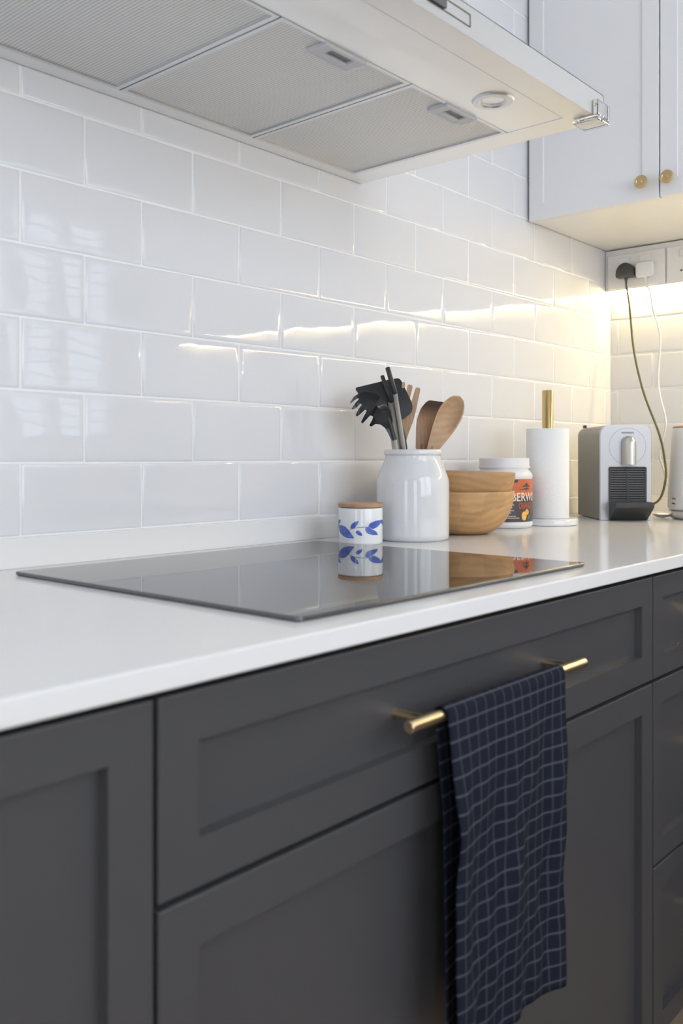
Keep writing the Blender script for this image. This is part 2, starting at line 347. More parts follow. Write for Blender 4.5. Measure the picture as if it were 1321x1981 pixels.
# ------------------------------------------------------------------ room shell
ZT = 0.90             # worktop height
Z0 = 1.042            # a tile course line
def struct(name, bm, m): return tag(obj(name, bm, m), kind='structure')
wall_b = struct('wall_back', box(XL-0.1, XE+0.1, 0.0015, 0.1, 0, ZC), 'grout')
wall_e = struct('wall_right', box(XE+0.0015, XE+0.1, YF-0.1, 0.0015, 0, ZC), 'grout')
struct('ceiling', box(XL-0.1, XE+0.1, YF-0.1, 0.1, ZC, ZC+0.1), 'ceiling_paint')
def holed(name, x0, x1, z0, z1, holes, t, place):
    """wall in local xz with rectangular holes"""
    xs = sorted({x0, x1, *[h[0] for h in holes], *[h[1] for h in holes]}); zs = sorted({z0, z1, *[h[2] for h in holes], *[h[3] for h in holes]})
    bm = bmesh.new()
    for a, b in zip(xs[:-1], xs[1:]):
        for c, d in zip(zs[:-1], zs[1:]):
            mx, mz = (a+b)/2, (c+d)/2
            if any(h[0] < mx < h[1] and h[2] < mz < h[3] for h in holes): continue
            box(a, b, 0, t, c, d, bm=bm)
    bm.transform(place); return struct(name, bm, 'wall_paint')
holed('wall_front', XL-0.1, XE+0.1, 0, ZC, [WIN1, FILL_WIN2, FILL_WIN4], 0.1, Matrix.Translation((0, YF-0.1, 0)))
holed('wall_left', YF, 0.0, 0, ZC, [WIN3], 0.1, Matrix.Translation((XL, 0, 0)) @ Matrix.Rotation(PI/2, 4, 'Z'))
floor = struct('floor', box(XL-0.1, XE+0.1, YF-0.1, 0.1, -0.1, -0.012), 'plinth')
pw = 0.16; n = 0
yy = YF
pm = box(0, 4.9, 0, pw-0.002, -0.012, 0, 0.001, 1); pme = bpy.data.meshes.new('plank'); pm.to_mesh(pme); pm.free()
while yy < -0.5:
    obj('plank', pme, 'oak_floor', floor, (XL-0.1, yy, 0)); yy += pw
# windows
def window(name, w, h, place, nx, blinds, glass='window_glass'):
    r = bpy.data.objects.new(name, None); COL.objects.link(r); r.matrix_world = place; tag(r, kind='structure')
    fr = bmesh.new(); t = 0.05
    for a in ((0, w, 0, t), (0, w, h-t, h), (0, t, t, h-t), (w-t, w, t, h-t)): box(a[0], a[1], 0.02, 0.08, a[2], a[3], bm=fr)
    obj('window_frame', fr, 'frame_white', r)
    step = (w-2*t)/nx
    for i in range(1, nx): obj('mullion', box(t+i*step-0.03, t+i*step+0.03, 0.02, 0.08, t, h-t), 'frame_white', r)
    for i in range(nx):
        obj('pane', box(t+i*step+(0.03 if i else 0), t+(i+1)*step-(0.03 if i < nx-1 else 0), 0.048, 0.052, t, h-t), glass, r)
    if blinds:
        bl = box(0.01, w-0.01, -0.012, 0.012, -0.001, 0.001); bl.transform(Matrix.Rotation(math.radians(12), 4, 'X'))
        me = bpy.data.meshes.new('blind_slat'); bl.to_mesh(me); bl.free()
        for k in range(int(h/0.06)): obj('blind_slat', me, 'frame_white', r, (0, 0.105, 0.05+k*0.06))
window('window_1', WIN1[1]-WIN1[0], WIN1[3]-WIN1[2], Matrix.Translation((WIN1[0], YF-0.1, WIN1[2])), 3, True, 'dimming_glass')
window('fill_window_4', FILL_WIN4[1]-FILL_WIN4[0], FILL_WIN4[3]-FILL_WIN4[2], Matrix.Translation((FILL_WIN4[0], YF-0.1, FILL_WIN4[2])), 2, False)
window('fill_window_2', FILL_WIN2[1]-FILL_WIN2[0], FILL_WIN2[3]-FILL_WIN2[2], Matrix.Translation((FILL_WIN2[0], YF-0.1, FILL_WIN2[2])), 2, False)
window('window_3', WIN3[1]-WIN3[0], WIN3[3]-WIN3[2], Matrix.Translation((XL, WIN3[0], WIN3[2])) @ Matrix.Rotation(PI/2, 4, 'Z'), 2, False)

# wall tiles, each its own piece, with pillowed glazed edges
def tile_mesh(w, h):
    bm = bmesh.new(); rings = []
    for ins, y in ((0, 0.006), (0, 0.0019), (0.0008, 0.0011), (0.0020, 0.0004), (0.0038, 0.00006), (0.008, 0.0)):
        rings.append([bm.verts.new((x, y, z)) for x, z in ((ins, ins), (w-ins, ins), (w-ins, h-ins), (ins, h-ins))])
    for a, b in zip(rings[:-1], rings[1:]):
        for i in range(4): bm.faces.new((a[i], a[(i+1) % 4], b[(i+1) % 4], b[i]))
    bm.faces.new(rings[-1])
    bmesh.ops.recalc_face_normals(bm, faces=bm.faces)
    if bm.faces[-1 if False else len(bm.faces)-1].normal.y > 0: bmesh.ops.reverse_faces(bm, faces=bm.faces)
    me = bpy.data.meshes.new('tile'); bm.to_mesh(me); bm.free(); me.materials.append(MATS['tile_glaze'])
    for p in me.polygons: p.use_smooth = True
    return me
G = 0.0024            # joint width
TM = {}
def tile(x0, x1, z0, z1, wall, M=None):
    key = (round(x1-x0, 4), round(z1-z0, 4))
    if key not in TM: TM[key] = tile_mesh(x1-x0-G, z1-z0-G)
    o = bpy.data.objects.new('tile', TM[key]); COL.objects.link(o)
    j = lambda a: random.uniform(-a, a)
    T = Matrix.Translation((x0+G/2, j(0.0001), z0+G/2)) @ Matrix.Rotation(math.radians(j(0.22)), 4, 'X') @ Matrix.Rotation(math.radians(j(0.16)), 4, 'Z')
    o.matrix_world = (M @ T) if M else T
    o.parent = wall; o.matrix_parent_inverse = Matrix.Identity(4)
for r in range(-1, 13):
    k0 = 1 if r % 2 == 0 else 0
    x = 0.64+0.1*(k0-8)
    if r >= 6: x = 0.64+0.1*(k0+4)
    while x < XE-0.02:
        tile(x, min(x+0.2, XE), Z0+r*0.1, Z0+(r+1)*0.1, wall_b); x += 0.2
ME = Matrix.Translation((XE, 0, 0)) @ Matrix.Rotation(-PI/2, 4, 'Z')
for r in range(-1, 5):
    x = 0.0; first = 0.125 if r % 2 == 0 else 0.025
    edges = [0.0, first]
    while edges[-1] < 1.6: edges.append(edges[-1]+0.2)
    for a, b in zip(edges[:-1], edges[1:]): tile(a, b, Z0+r*0.1, Z0+(r+1)*0.1, wall_e, ME)

# ------------------------------------------------------------------ worktop and hob
YC = -0.614
def lshape():
    bm = bmesh.new(); pts = [(-1.6, 0), (XE, 0), (XE, -2.0), (XE-0.61, -2.0), (XE-0.61, YC), (-1.6, YC)]
    f = bm.faces.new([bm.verts.new((x, y, ZT-0.02)) for x, y in pts]); r = bmesh.ops.extrude_face_region(bm, geom=[f])
    for v in r['geom']:
        if isinstance(v, bmesh.types.BMVert): v.co.z = ZT
    bmesh.ops.bevel(bm, geom=[e for e in bm.edges if abs(e.verts[0].co.z-e.verts[1].co.z) < 1e-6 and all(v.co.y < -0.1 for v in e.verts) and e.verts[0].co.x < 2.4], offset=0.0025, segments=3, profile=0.5, affect='EDGES')
    return bm
tag(obj('worktop', lshape(), 'quartz', None, smooth=True, angle=50, wn=True), 'white quartz kitchen worktop over the charcoal cabinets', 'worktop')
struct('trim_1', box(-1.6, XE, -0.012, 0.0, ZT, Z0-0.101, 0.001, 1), 'quartz')
struct('trim_2', box(XE-0.012, XE, -2.0, -0.0125, ZT, Z0-0.101, 0.001, 1), 'quartz')
hob = thing('induction_hob', 'black glass induction hob lying on the white worktop', 'hob', (0.591, -0.573, ZT))
def rrect(x0, x1, y0, y1, r, n=6):
    out = []
    for cx, cy, a in ((x1-r, y1-r, 0), (x0+r, y1-r, 90), (x0+r, y0+r, 180), (x1-r, y0+r, 270)):
        for k in range(n+1): t = math.radians(a+90*k/n); out.append((cx+r*math.cos(t), cy+r*math.sin(t)))
    return out
def slabxy(pts, z0, z1, bev=0.0, seg=2):
    bm = bmesh.new(); f = bm.faces.new([bm.verts.new((x, y, z0)) for x, y in pts]); r = bmesh.ops.extrude_face_region(bm, geom=[f])
    for v in r['geom']:
        if isinstance(v, bmesh.types.BMVert): v.co.z = z1
    if bev: bmesh.ops.bevel(bm, geom=[e for e in bm.edges if all(abs(v.co.z-z1) < 1e-6 for v in e.verts)], offset=bev, segments=seg, profile=0.5, affect='EDGES')
    return bm
obj('glass_plate', slabxy(rrect(0, 0.567, 0, 0.502, 0.006), 0.0012, 0.0052, 0.0016, 3), 'hob_glass', hob, smooth=True, angle=30, wn=True)
obj('seal_rim', slabxy(rrect(0.002, 0.565, 0.002, 0.500, 0.005), 0.0, 0.0012), 'dark_gap', hob)

# ------------------------------------------------------------------ base cabinets
YD = -0.600
DB = 0.175            # bottom of the fronts
def front(par, name, x0, x1, z0, z1, frame=0.055):
    return obj(name, shaker(x1-x0, z1-z0, frame=frame), 'charcoal_paint', par, (x0-par.location.x, YD-par.location.y, z0))
def bar_handle(parent, xc, L, z, px):
    """brass bar with two posts, in the drawer's own coordinates"""
    y = -0.028
    h = obj('handle', merge(cyl((xc-L/2, y, z), (xc+L/2, y, z), 0.0062, 28, 0.0008), cyl((xc-px, y, z), (xc-px, 0.0112, z), 0.0045, 20), cyl((xc+px, y, z), (xc+px, 0.0112, z), 0.0045, 20)), 'brass', parent, smooth=True)
    h['label'] = 'brass bar handle on two posts'
    return h
def base_cab(x0, x1, label):
    c = thing('base_cabinet', label, 'cabinet', (x0, YD, 0), group='charcoal base cabinets')
    w = x1-x0
    obj('carcass', box(0.0012, w-0.0012, 0.0215, 0.585, 0.16, ZT-0.0205), 'dark_gap', c)
    obj('plinth', box(0.0012, w-0.0012, 0.055, 0.58, 0.0, 0.1595), 'plinth', c)
    return c
c1 = base_cab(-0.49, 0.4115, 'charcoal base cabinet cut off at lower left, with one tall recessed door')
front(c1, 'door', -0.487, 0.4095, DB, 0.8715)
c2 = base_cab(0.4115, 1.3225, 'charcoal base cabinet below the hob with towel hung on its top drawer')
d = front(c2, 'drawer', 0.4140, 1.3205, 0.7185, 0.8715)
bar_handle(d, 0.861-0.414, 0.358, 0.796-0.7185, 0.149)
front(c2, 'drawer', 0.4140, 1.3205, DB, 0.7130)
c3 = base_cab(1.3225, 1.86, 'charcoal drawer unit at right edge with three stacked drawers')
for za, zb in ((0.7185, 0.8715), (0.440, 0.7130), (DB, 0.435)):
    dd = front(c3, 'drawer', 1.3245, 1.858, za, zb, 0.048)
    bar_handle(dd, 0.267, 0.20, (zb-za)/2, 0.075)
c4 = thing('base_cabinet', 'charcoal corner base cabinet under the far end of the worktop', 'cabinet', (XE-0.6, -2.0, 0), group='charcoal base cabinets')
obj('carcass', box(0.02, 0.6, 0, 1.36, 0.16, ZT-0.0205), 'dark_gap', c4); obj('plinth', box(0.06, 0.6, 0, 1.36, 0, 0.1595), 'plinth', c4)
obj('filler_strip', box(-0.0145, 0.02, 1.3605, 1.421, DB, 0.8715), 'charcoal_paint', c4)
for k in range(2): obj('door', shaker(0.68, 0.6965), 'charcoal_paint', c4, (0, 1.36-0.682*k, DB), (0, 0, -PI/2))

# ------------------------------------------------------------------ range hood
ZH = 1.584
hx0, hx1, hy = 0.455, 1.357, -0.505
hood = thing('range_hood', 'stainless steel range hood with mesh filters above the hob', 'range hood', (hx0, 0, ZH))
def hp(name, bm, m, par=hood, **k):
    bm.transform(Matrix.Translation((-hx0, 0, -ZH))); return obj(name, bm, m, par, **k)
FX = (0.515, 0.778, 1.041, 1.304); FY0, FY1 = -0.362, -0.030
# canopy: shell with an open rectangular tray for the filters
can = bmesh.new()
box(hx0, hx1, hy, hy+0.0012, ZH, ZH+0.040, bm=can)                       # fascia
box(hx0, hx0+0.0012, hy, -0.002, ZH, ZH+0.040, bm=can); box(hx1-0.0012, hx1, hy, -0.002, ZH, ZH+0.040, bm=can)
box(hx0, hx1, -0.0032, -0.002, ZH, ZH+0.040, bm=can)
box(hx0, hx1, hy, -0.002, ZH+0.039, ZH+0.040, bm=can)
box(hx0+0.001, FX[0], hy+0.001, -0.003, ZH, ZH+0.0012, bm=can); box(FX[3], hx1-0.001, hy+0.001, -0.003, ZH, ZH+0.0012, bm=can)
box(FX[0], FX[3], FY1, -0.003, ZH, ZH+0.0012, bm=can); box(FX[0], FX[3], hy+0.001, -0.4625, ZH, ZH+0.0012, bm=can)
hp('canopy', can, 'steel')
hp('light_panel', box(FX[0]+0.001, FX[3]+0.003, -0.4610, FY0-0.0003, ZH+0.0008, ZH+0.002), 'steel')
hp('chimney', box(0.78, 1.03, -0.28, -0.003, ZH+0.040, ZC-0.001, 0.002, 2), 'steel')
for i in range(3):
    a, b = FX[i]+0.001, FX[i+1]-0.001
    f = bmesh.new()
    for q in ((a, b, FY0, FY0+0.006), (a, b, FY1-0.006, FY1), (a, a+0.008, FY0+0.006, FY1-0.006), (b-0.008, b, FY0+0.006, FY1-0.006)):
        box(q[0], q[1], q[2], q[3], ZH-0.0005, ZH+0.008, bm=f)
    fl = hp('grease_filter', f, 'steel_frame')
    hp('mesh_panel', box(a+0.008, b-0.008, FY0+0.006, FY1-0.006, ZH+0.0022, ZH+0.006), 'filter_mesh', fl)
    xc = (a+b)/2; xc += -0.005 if i == 1 else 0.002
    l = hp('latch', merge(box(xc-0.040, xc+0.040, FY0+0.002, FY0+0.009, ZH-0.004, ZH+0.003, 0.0008, 1), box(xc-0.040, xc+0.040, FY0+0.034, FY0+0.041, ZH-0.002, ZH+0.003, 0.0008, 1), box(xc-0.040, xc-0.022, FY0+0.009, FY0+0.034, ZH-0.003, ZH+0.003, 0.0008, 1), box(xc+0.022, xc+0.040, FY0+0.009, FY0+0.034, ZH-0.003, ZH+0.003, 0.0008, 1), box(xc-0.022, xc+0.022, FY0+0.024, FY0+0.034, ZH-0.003, ZH+0.003, 0.0008, 1)), 'latch_grey', fl)
    l['label'] = 'pale grey latch with a dark finger slot'
    hp('finger_slot', box(xc-0.022, xc+0.022, FY0+0.009, FY0+0.024, ZH+0.0005, ZH+0.0020), 'slot_grey', fl)
for xl in (1.172, 0.64):
    ring = lathe([(0.019, -0.0015), (0.021, -0.003), (0.030, -0.0025), (0.032, 0.0005), (0.019, 0.0008)], 48); ring.transform(Matrix.Translation((xl, -0.416, ZH+0.0005)))
    lp = hp('spotlight', ring, 'steel_frame', smooth=True); lp['label'] = 'round recessed spotlight, switched off'
    le = lathe([(0.0195, -0.0016), (0.016, 0.0006), (0.006, 0.0012), (0, 0.0012)], 40); le.transform(Matrix.Translation((xl, -0.416, ZH+0.0005)))
    hp('lens', le, 'lamp_lens', lp, smooth=True)
sl = hp('control_slot', merge(box(0.78, 0.975, hy-0.0006, hy, ZH+0.012, ZH+0.0135), box(0.78, 0.975, hy-0.0006, hy, ZH+0.0275, ZH+0.029), box(0.9735, 0.975, hy-0.0006, hy, ZH+0.0135, ZH+0.0275)), 'steel_dull')
hp('slider', box(0.885, 0.918, hy-0.004, hy, ZH+0.014, ZH+0.027, 0.0008, 1), 'slot_dark', sl)
cg = bmesh.new()
box(hx1-0.036, hx1+0.0075, hy-0.007, hy+0.036, ZH-0.0075, ZH-0.0008, 0.002, 2, bm=cg)
box(hx1-0.036, hx1+0.0075, hy-0.007, hy-0.0008, ZH-0.0008, ZH+0.024, 0.002, 2, bm=cg); box(hx1+0.0008, hx1+0.0075, hy-0.0008, hy+0.036, ZH-0.0008, ZH+0.024, 0.002, 2, bm=cg)
cg.transform(Matrix.Translation((-hx1, -hy, -ZH)))
tag(obj('corner_guard', cg, 'clear_plastic', None, (hx1, hy, ZH)), 'small clear plastic guard on the corner of the range hood', 'corner guard')

# ------------------------------------------------------------------ wall cabinets, sockets, light strip
XC = 1.997; ZW = 1.634
def knob(par, x, z):
    k = lathe([(0, 0.001), (0.0055, 0.0), (0.0055, 0.012), (0.0145, 0.0155), (0.0152, 0.019), (0.0138, 0.0215), (0.0095, 0.0222), (0.0085, 0.0212), (0.0035, 0.0212), (0.0025, 0.0222), (0, 0.0222)], 40)
    k.transform(Matrix.Translation((x, 0, z)) @ Matrix.Rotation(PI/2, 4, 'X'))
    o = obj('knob', k, 'brass_knob', par, smooth=True, angle=30); o['label'] = 'round brass knob with ringed face'
def wall_cab(y0, label):
    c = thing('wall_cabinet', label, 'cabinet', (XC, y0, ZW), -PI/2)
    w = 0.660
    obj('carcass', box(-0.005 if y0 > -0.1 else 0.001, w-0.001, 0.0205, XE-XC-0.003, 0.004, ZC-ZW-0.002), 'cabinet_inner', c)
    for k in range(2):
        dd = obj('door', shaker(0.3275, ZC-ZW-0.012, frame=0.054, recess=0.005, bev=0.0015), 'cabinet_white', c, (0.0005+k*0.3305, 0, 0))
        knob(dd, 0.3275-0.034 if k == 0 else 0.022, 0.036)
    return c
wall_cab(-0.007, 'white two-door wall cabinet with brass knobs beside the range hood')
TX = 2.440
tr = tag(obj('socket_trunking', box(0, 1.985, 0, XE-TX-0.0008, 0, 0.114, 0.001, 1), 'socket_white', None, (TX, -0.0012, 1.521), (0, 0, -PI/2)), 'white socket box running under the wall cabinets on the end wall', 'trunking')
ls = tag(obj('light_strip', box(0, 1.90, 0, 0.008, 0, 0.004), 'led', None, (TX+0.018, -0.02, 1.5168), (0, 0, -PI/2)), 'glowing warm light strip under the white socket box', 'light strip')
def socket(y0, label, plates):
    s = thing('wall_socket', label, 'socket', (TX, y0, 1.5215), -PI/2, group='white double sockets')
    w = 0.166
    obj('face_plate', box(0.001, w, -0.006, -0.0002, 0.002, 0.098, 0.0018, 2), 'socket_white', s)
    for xs in (0.052, 0.112):
        sw = obj('rocker_switch', box(xs-0.016, xs+0.016, -0.0095, -0.006, 0.068, 0.088, 0.0012, 1), 'plastic_white', s)
        if plates:
            for dx, dz, a, b in ((0, 0.052, 0.004, 0.008), (-0.011, 0.031, 0.006, 0.004), (0.011, 0.031, 0.006, 0.004)):
                obj('pin_hole', box(xs+dx-a/2, xs+dx+a/2, -0.0063, -0.0058, dz-b/2, dz+b/2), 'dark_gap', s)
    return s
socket(-0.0095, 'double wall socket with black and white plugs in it', False)
socket(-0.179, 'empty double wall socket cut off by the right edge', True)
def dplug(name, label, m, y, z, w, h, rnd, depth):
    p = thing(name, label, 'plug lead', (TX-0.0062, y, z), -PI/2)
    if rnd: pts = [(-w/2, -h*0.42), (-w/2*1.0, -h*0.1)] + [(-w/2*math.cos(t*PI/10), -h*0.1+h*0.6*math.sin(t*PI/10)) for t in range(1, 10)] + [(w/2, -h*0.1), (w/2, -h*0.42)]
    else: pts = rrect(-w/2, w/2, -h/2, h/2, 0.009, 5)
    b = plate(rounded(pts, 0.004, 3) if rnd else pts, depth, None, 0.003); b.transform(Matrix.Translation((0, -depth-0.0003, 0)))
    obj('plug', b, m, p, smooth=True, angle=50)
    zb = -h*0.42 if rnd else -h/2
    obj('strain_relief', lathe([(0, zb-0.022), (0.0022, zb-0.022), (0.003, zb-0.018), (0.0022, zb-0.0165), (0.0034, zb-0.012), (0.0026, zb-0.0105), (0.0044, zb-0.005), (0.0052, zb+0.002), (0, zb+0.002)], 20), m, p, (0.0, -depth*0.5, 0), smooth=True)
    return p
def cord(p, pts, r, m):
    bm = tube(pts, r, 12); bm.transform((Matrix.Translation(p.location) @ Matrix.Rotation(-PI/2, 4, 'Z')).inverted())
    obj('cord', bm, m, p, smooth=True)
p = dplug('power_lead', 'black mains plug with dark cord hanging down to the coffee machine', 'plug_black', -0.071, 1.568, 0.051, 0.044, True, 0.026)
cord(p, [(2.4208, -0.071, 1.528), (2.42, -0.077, 1.50), (2.412, -0.086, 1.456), (2.40, -0.103, 1.34), (2.37, -0.143, 1.223), (2.34, -0.198, 1.11), (2.325, -0.219, 1.036), (2.30, -0.230, 0.99), (2.265, -0.226, 0.940), (2.225, -0.195, 0.922), (2.205, -0.170, 0.918)], 0.0030, 'cord_warm_lit')
p = dplug('power_lead', 'flat white mains plug with wavy white cord hanging behind the kettle', 'plastic_white', -0.124, 1.566, 0.050, 0.042, False, 0.018)
cord(p, [(2.4248, -0.124, 1.522), (2.42, -0.139, 1.505), (2.412, -0.152, 1.449), (2.402, -0.175, 1.376), (2.392, -0.174, 1.278), (2.382, -0.181, 1.222), (2.36, -0.207, 1.145), (2.36, -0.199, 1.097), (2.355, -0.192, 1.056), (2.35, -0.206, 1.015), (2.325, -0.236, 0.95), (2.302, -0.26, 0.9045), (2.288, -0.275, 0.9035)], 0.0026, 'plastic_white')

# ------------------------------------------------------------------ utensil crock and its contents
CX, CYY = 1.330, -0.148
crock = tag(obj('utensil_crock', lathe([(0, 0.0), (0.060, 0.0), (0.0655, 0.004), (0.0662, 0.012), (0.0664, 0.10), (0.0655, 0.110), (0.0625, 0.119), (0.056, 0.133), (0.0515, 0.145), (0.0500, 0.152), (0.0502, 0.1535), (0.0522, 0.1545), (0.0525, 0.157), (0.0523, 0.1615), (0.0512, 0.1638), (0.0490, 0.1640), (0.0470, 0.1625), (0.0462, 0.156), (0.048, 0.143), (0.056, 0.125), (0.061, 0.105), (0.061, 0.010), (0.058, 0.006), (0, 0.006)], 96), 'ceramic', None, (CX, CYY, ZT), (0, 0, RZ), smooth=True, angle=70), 'tall white glazed crock holding black and wooden kitchen utensils', 'crock')
K = 0.0001858
def P(cx, cy): return ((cx-701)*K, 0.164+(910-cy)*K)
def utensil(name, label, cat, depth=0.0):
    o = thing(name, label, cat, (CX, CYY, ZT), RZ, group='utensils in the crock'); o['d'] = depth
    return o
def U(o, part, bm, m, smooth=True, angle=40, **k):
    bm.transform(Matrix.Translation((0, o['d'], 0))); return obj(part, bm, m, o, smooth=smooth, angle=angle, **k)
def bar(p, q, w, t, bev=0.0012):
    """flat bar between two (x, y, z) points: w across the view, t in depth"""
    p, q = Vector(p), Vector(q); L = (q-p).length; b = box(-w/2, w/2, -t/2, t/2, 0, L, bev, 2)
    zax = (q-p).normalized(); yax = Vector((0, 1, 0)); xax = yax.cross(zax).normalized(); yax = zax.cross(xax)
    b.transform(Matrix.Translation(p) @ Matrix((xax, yax, zax)).transposed().to_4x4()); return b
def P3(cx, cy, y=0.0): a = P(cx, cy); return (a[0], y, a[1])
# spaghetti server
o = utensil('spaghetti_server', 'black toothed spaghetti server with steel handle in the crock', 'utensil', -0.026)
out = [(487, 822), (452, 745), (425, 700), (380, 668), (332, 662), (292, 689), (270, 676), (300, 622), (307, 592), (280, 580), (240, 622), (206, 658), (190, 644), (224, 578), (246, 536), (230, 525), (190, 562), (150, 591), (138, 578), (164, 522), (199, 475), (188, 465), (150, 500), (108, 524), (99, 512), (138, 455), (171, 419), (163, 412), (128, 432), (92, 464), (84, 454), (120, 398), (178, 358), (240, 349), (330, 370), (420, 440), (478, 540), (500, 630), (497, 660), (545, 815)]
hx_, hz_ = P(330, 500)
def bendserver(x, z): d = ((x-hx_)**2+(z-hz_)**2)**0.5; return -10.0*max(0, 0.05-d)**2*1.2 + 7*max(0.0, -(x-hx_)-0.015)**2*(-1) + 0.014
U(o, 'head', plate(rounded([P(*p) for p in out], 0.0013, 3), 0.004, bendserver, 0.0), 'black_gloss', angle=35)
U(o, 'neck', tube([P3(440, 560, 0.014), P3(480, 680, 0.016), P3(516, 820, 0.016)], 0.0058, 14, 6, flat=0.7), 'black_nylon')
U(o, 'handle', bar(P3(512, 812, 0.016), (-0.012, 0.03, 0.012), 0.0105, 0.005), 'steel_dull')
# turner
o = utensil('slotless_turner', 'wide black nylon turner standing behind the tongs', 'utensil', 0.012)
out = [(130, 297), (500, 206), (572, 197), (596, 222), (698, 445), (706, 505), (690, 550), (600, 622), (420, 560), (230, 450)]
U(o, 'blade', plate(rounded([P(*p) for p in out], 0.006, 5), 0.0028, lambda x, z: 0.9*max(0, z-0.24)**1.5, 0.0), 'black_nylon', angle=35)
U(o, 'handle', tube([P3(470, 480, 0.004), P3(570, 640, 0.004), P3(630, 880, 0.002), (0.002, -0.01, 0.014)], 0.0052, 14, 6, flat=0.8), 'black_nylon')
# tongs
o = utensil('kitchen_tongs', 'steel kitchen tongs with black grips, tallest thing in the crock', 'utensil', -0.008)
U(o, 'arm', bar(P3(522, 360, -0.006), (0.0085, 0.006, 0.010), 0.0082, 0.0036), 'steel_dull')
U(o, 'grip', bar(P3(447, 108, -0.008), P3(526, 372, -0.006), 0.0088, 0.0085, 0.0025), 'black_nylon')
U(o, 'arm', bar(P3(492, 440, 0.008), (-0.0085, 0.010, 0.010), 0.0145, 0.0036), 'steel_dull')
U(o, 'grip', bar(P3(398, 182, 0.006), P3(494, 452, 0.008), 0.0074, 0.0085, 0.0022), 'black_nylon')
# fork
o = utensil('wooden_fork', 'pale wooden three-pronged fork behind the black turner', 'utensil', 0.026)
out = [(560, 905), (582, 640), (586, 480), (603, 247), (611, 238), (628, 241), (633, 254), (624, 425), (631, 440), (640, 424), (656, 276), (664, 263), (700, 270), (709, 284), (673, 440), (670, 470), (676, 480), (690, 462), (737, 303), (746, 291), (776, 297), (785, 310), (745, 520), (712, 640), (676, 730), (620, 905)]
U(o, 'prongs', plate(rounded([P(*p) for p in out], 0.002, 3), 0.0055, lambda x, z: -1.2*max(0, z-0.20)**2, 0.0), 'beech', angle=35)
U(o, 'handle', tube([P3(610, 780, 0.003), P3(590, 900, 0.002), (-0.014, 0.0, 0.06), (-0.006, -0.012, 0.012)], 0.006, 14, 6, flat=0.7), 'beech')
# stained paddle
o = utensil('wooden_paddle', 'brown wooden paddle with darkened tip, left of the pale spoon', 'utensil', 0.012)
out = [(736, 908), (741, 690), (755, 600), (800, 492), (858, 426), (890, 410), (1040, 431), (1005, 500), (960, 600), (930, 700), (905, 800), (885, 908)]
U(o, 'blade', plate(rounded([P(*p) for p in out], 0.004, 4), 0.006, lambda x, z: 2.6*max(0, z-0.19)**1.6, 0.0), 'acacia', angle=35)
U(o, 'handle', tube([P3(815, 860, 0.003), (0.016, 0.0, 0.12), (0.010, -0.01, 0.012)], 0.008, 14, 6, flat=0.6), 'acacia')
# spoon
o = utensil('wooden_spoon', 'pale wooden spoon with oval bowl, rightmost in the crock', 'utensil', -0.004)
def spoon():
    a = Vector(P(930, 830)); b = Vector(P(1158, 386)); ax = (b-a); L = ax.length; ax.normalize(); nx = Vector((ax.y, -ax.x))
    bm = bmesh.new(); n, mrows = 26, 17; F_, B_ = [], []
    for i in range(n+1):
        t = i/n; s = -0.25+1.25*t                    # s<0 : the throat of the spoon
        w = 0.0225*math.sqrt(max(0.0, 1-((s-0.56)/0.44)**2)) if s > 0.56 else (0.0225-0.0145*((0.56-s)/0.81)**1.5 if s > -0.25 else 0.008)
        w = max(w, 0.0004); rf, rb = [], []
        for j in range(mrows):
            v = -1+2*j/(mrows-1); c = a+ax*(s*L)+nx*(w*v)
            rr = max(0.0, 1-(v/0.86)**2)*max(0.0, 1-((s-0.58)/0.36)**2); dish = 0.0115*rr**0.7 if rr > 0 else 0
            back = 0.0045+0.0110*max(0, 1-v*v)*max(0.25, 1-((s-0.58)/0.6)**2); 
            rf.append(bm.verts.new((c.x, dish-0.002, c.y))); rb.append(bm.verts.new((c.x, back+0.0005+0.0018*(1-abs(v)), c.y)))
        F_.append(rf); B_.append(rb)
    for i in range(n):
        for j in range(mrows-1):
            bm.faces.new((F_[i][j], F_[i][j+1], F_[i+1][j+1], F_[i+1][j])); bm.faces.new((B_[i][j], B_[i+1][j], B_[i+1][j+1], B_[i][j+1]))
        bm.faces.new((F_[i][0], F_[i+1][0], B_[i+1][0], B_[i][0])); bm.faces.new((F_[i][-1], B_[i][-1], B_[i+1][-1], F_[i+1][-1]))
    bm.faces.new(F_[0]+B_[0][::-1]); bm.faces.new(F_[n][::-1]+B_[n])
    return bm
U(o, 'bowl', spoon(), 'spoon_wood', angle=50)
U(o, 'handle', tube([P3(905, 880, 0.003), (0.028, 0.0, 0.11), (0.014, -0.006, 0.012)], 0.0075, 14, 6, flat=0.8), 'spoon_wood')

# ------------------------------------------------------------------ lidded canister with blue leaves
cn = thing('lidded_canister', 'small white canister with blue painted leaves and wooden lid', 'canister', (1.206, -0.128, ZT), RZ)
RC = 0.0385
obj('pot', lathe([(0, 0), (RC-0.004, 0), (RC-0.0012, 0.0012), (RC, 0.005), (RC, 0.060), (RC-0.0008, 0.0625), (RC-0.003, 0.0630), (RC-0.0038, 0.061), (RC-0.0038, 0.004), (0, 0.004)], 72), 'ceramic_fine', cn, smooth=True, angle=50)
obj('lid', lathe([(0, 0.0615), (RC-0.005, 0.0615), (RC-0.0045, 0.0638), (RC+0.0002, 0.0638), (RC+0.0007, 0.0648), (RC+0.0007, 0.0698), (RC-0.0005, 0.0712), (0, 0.0714)], 72), 'lid_wood', cn, smooth=True, angle=40)
kc = 0.0385*2/445
def cpt(x, y): return (RC*math.asin(max(-0.99, min(0.99, (x-341)*kc/RC))), 0.063-(y-140)*kc)
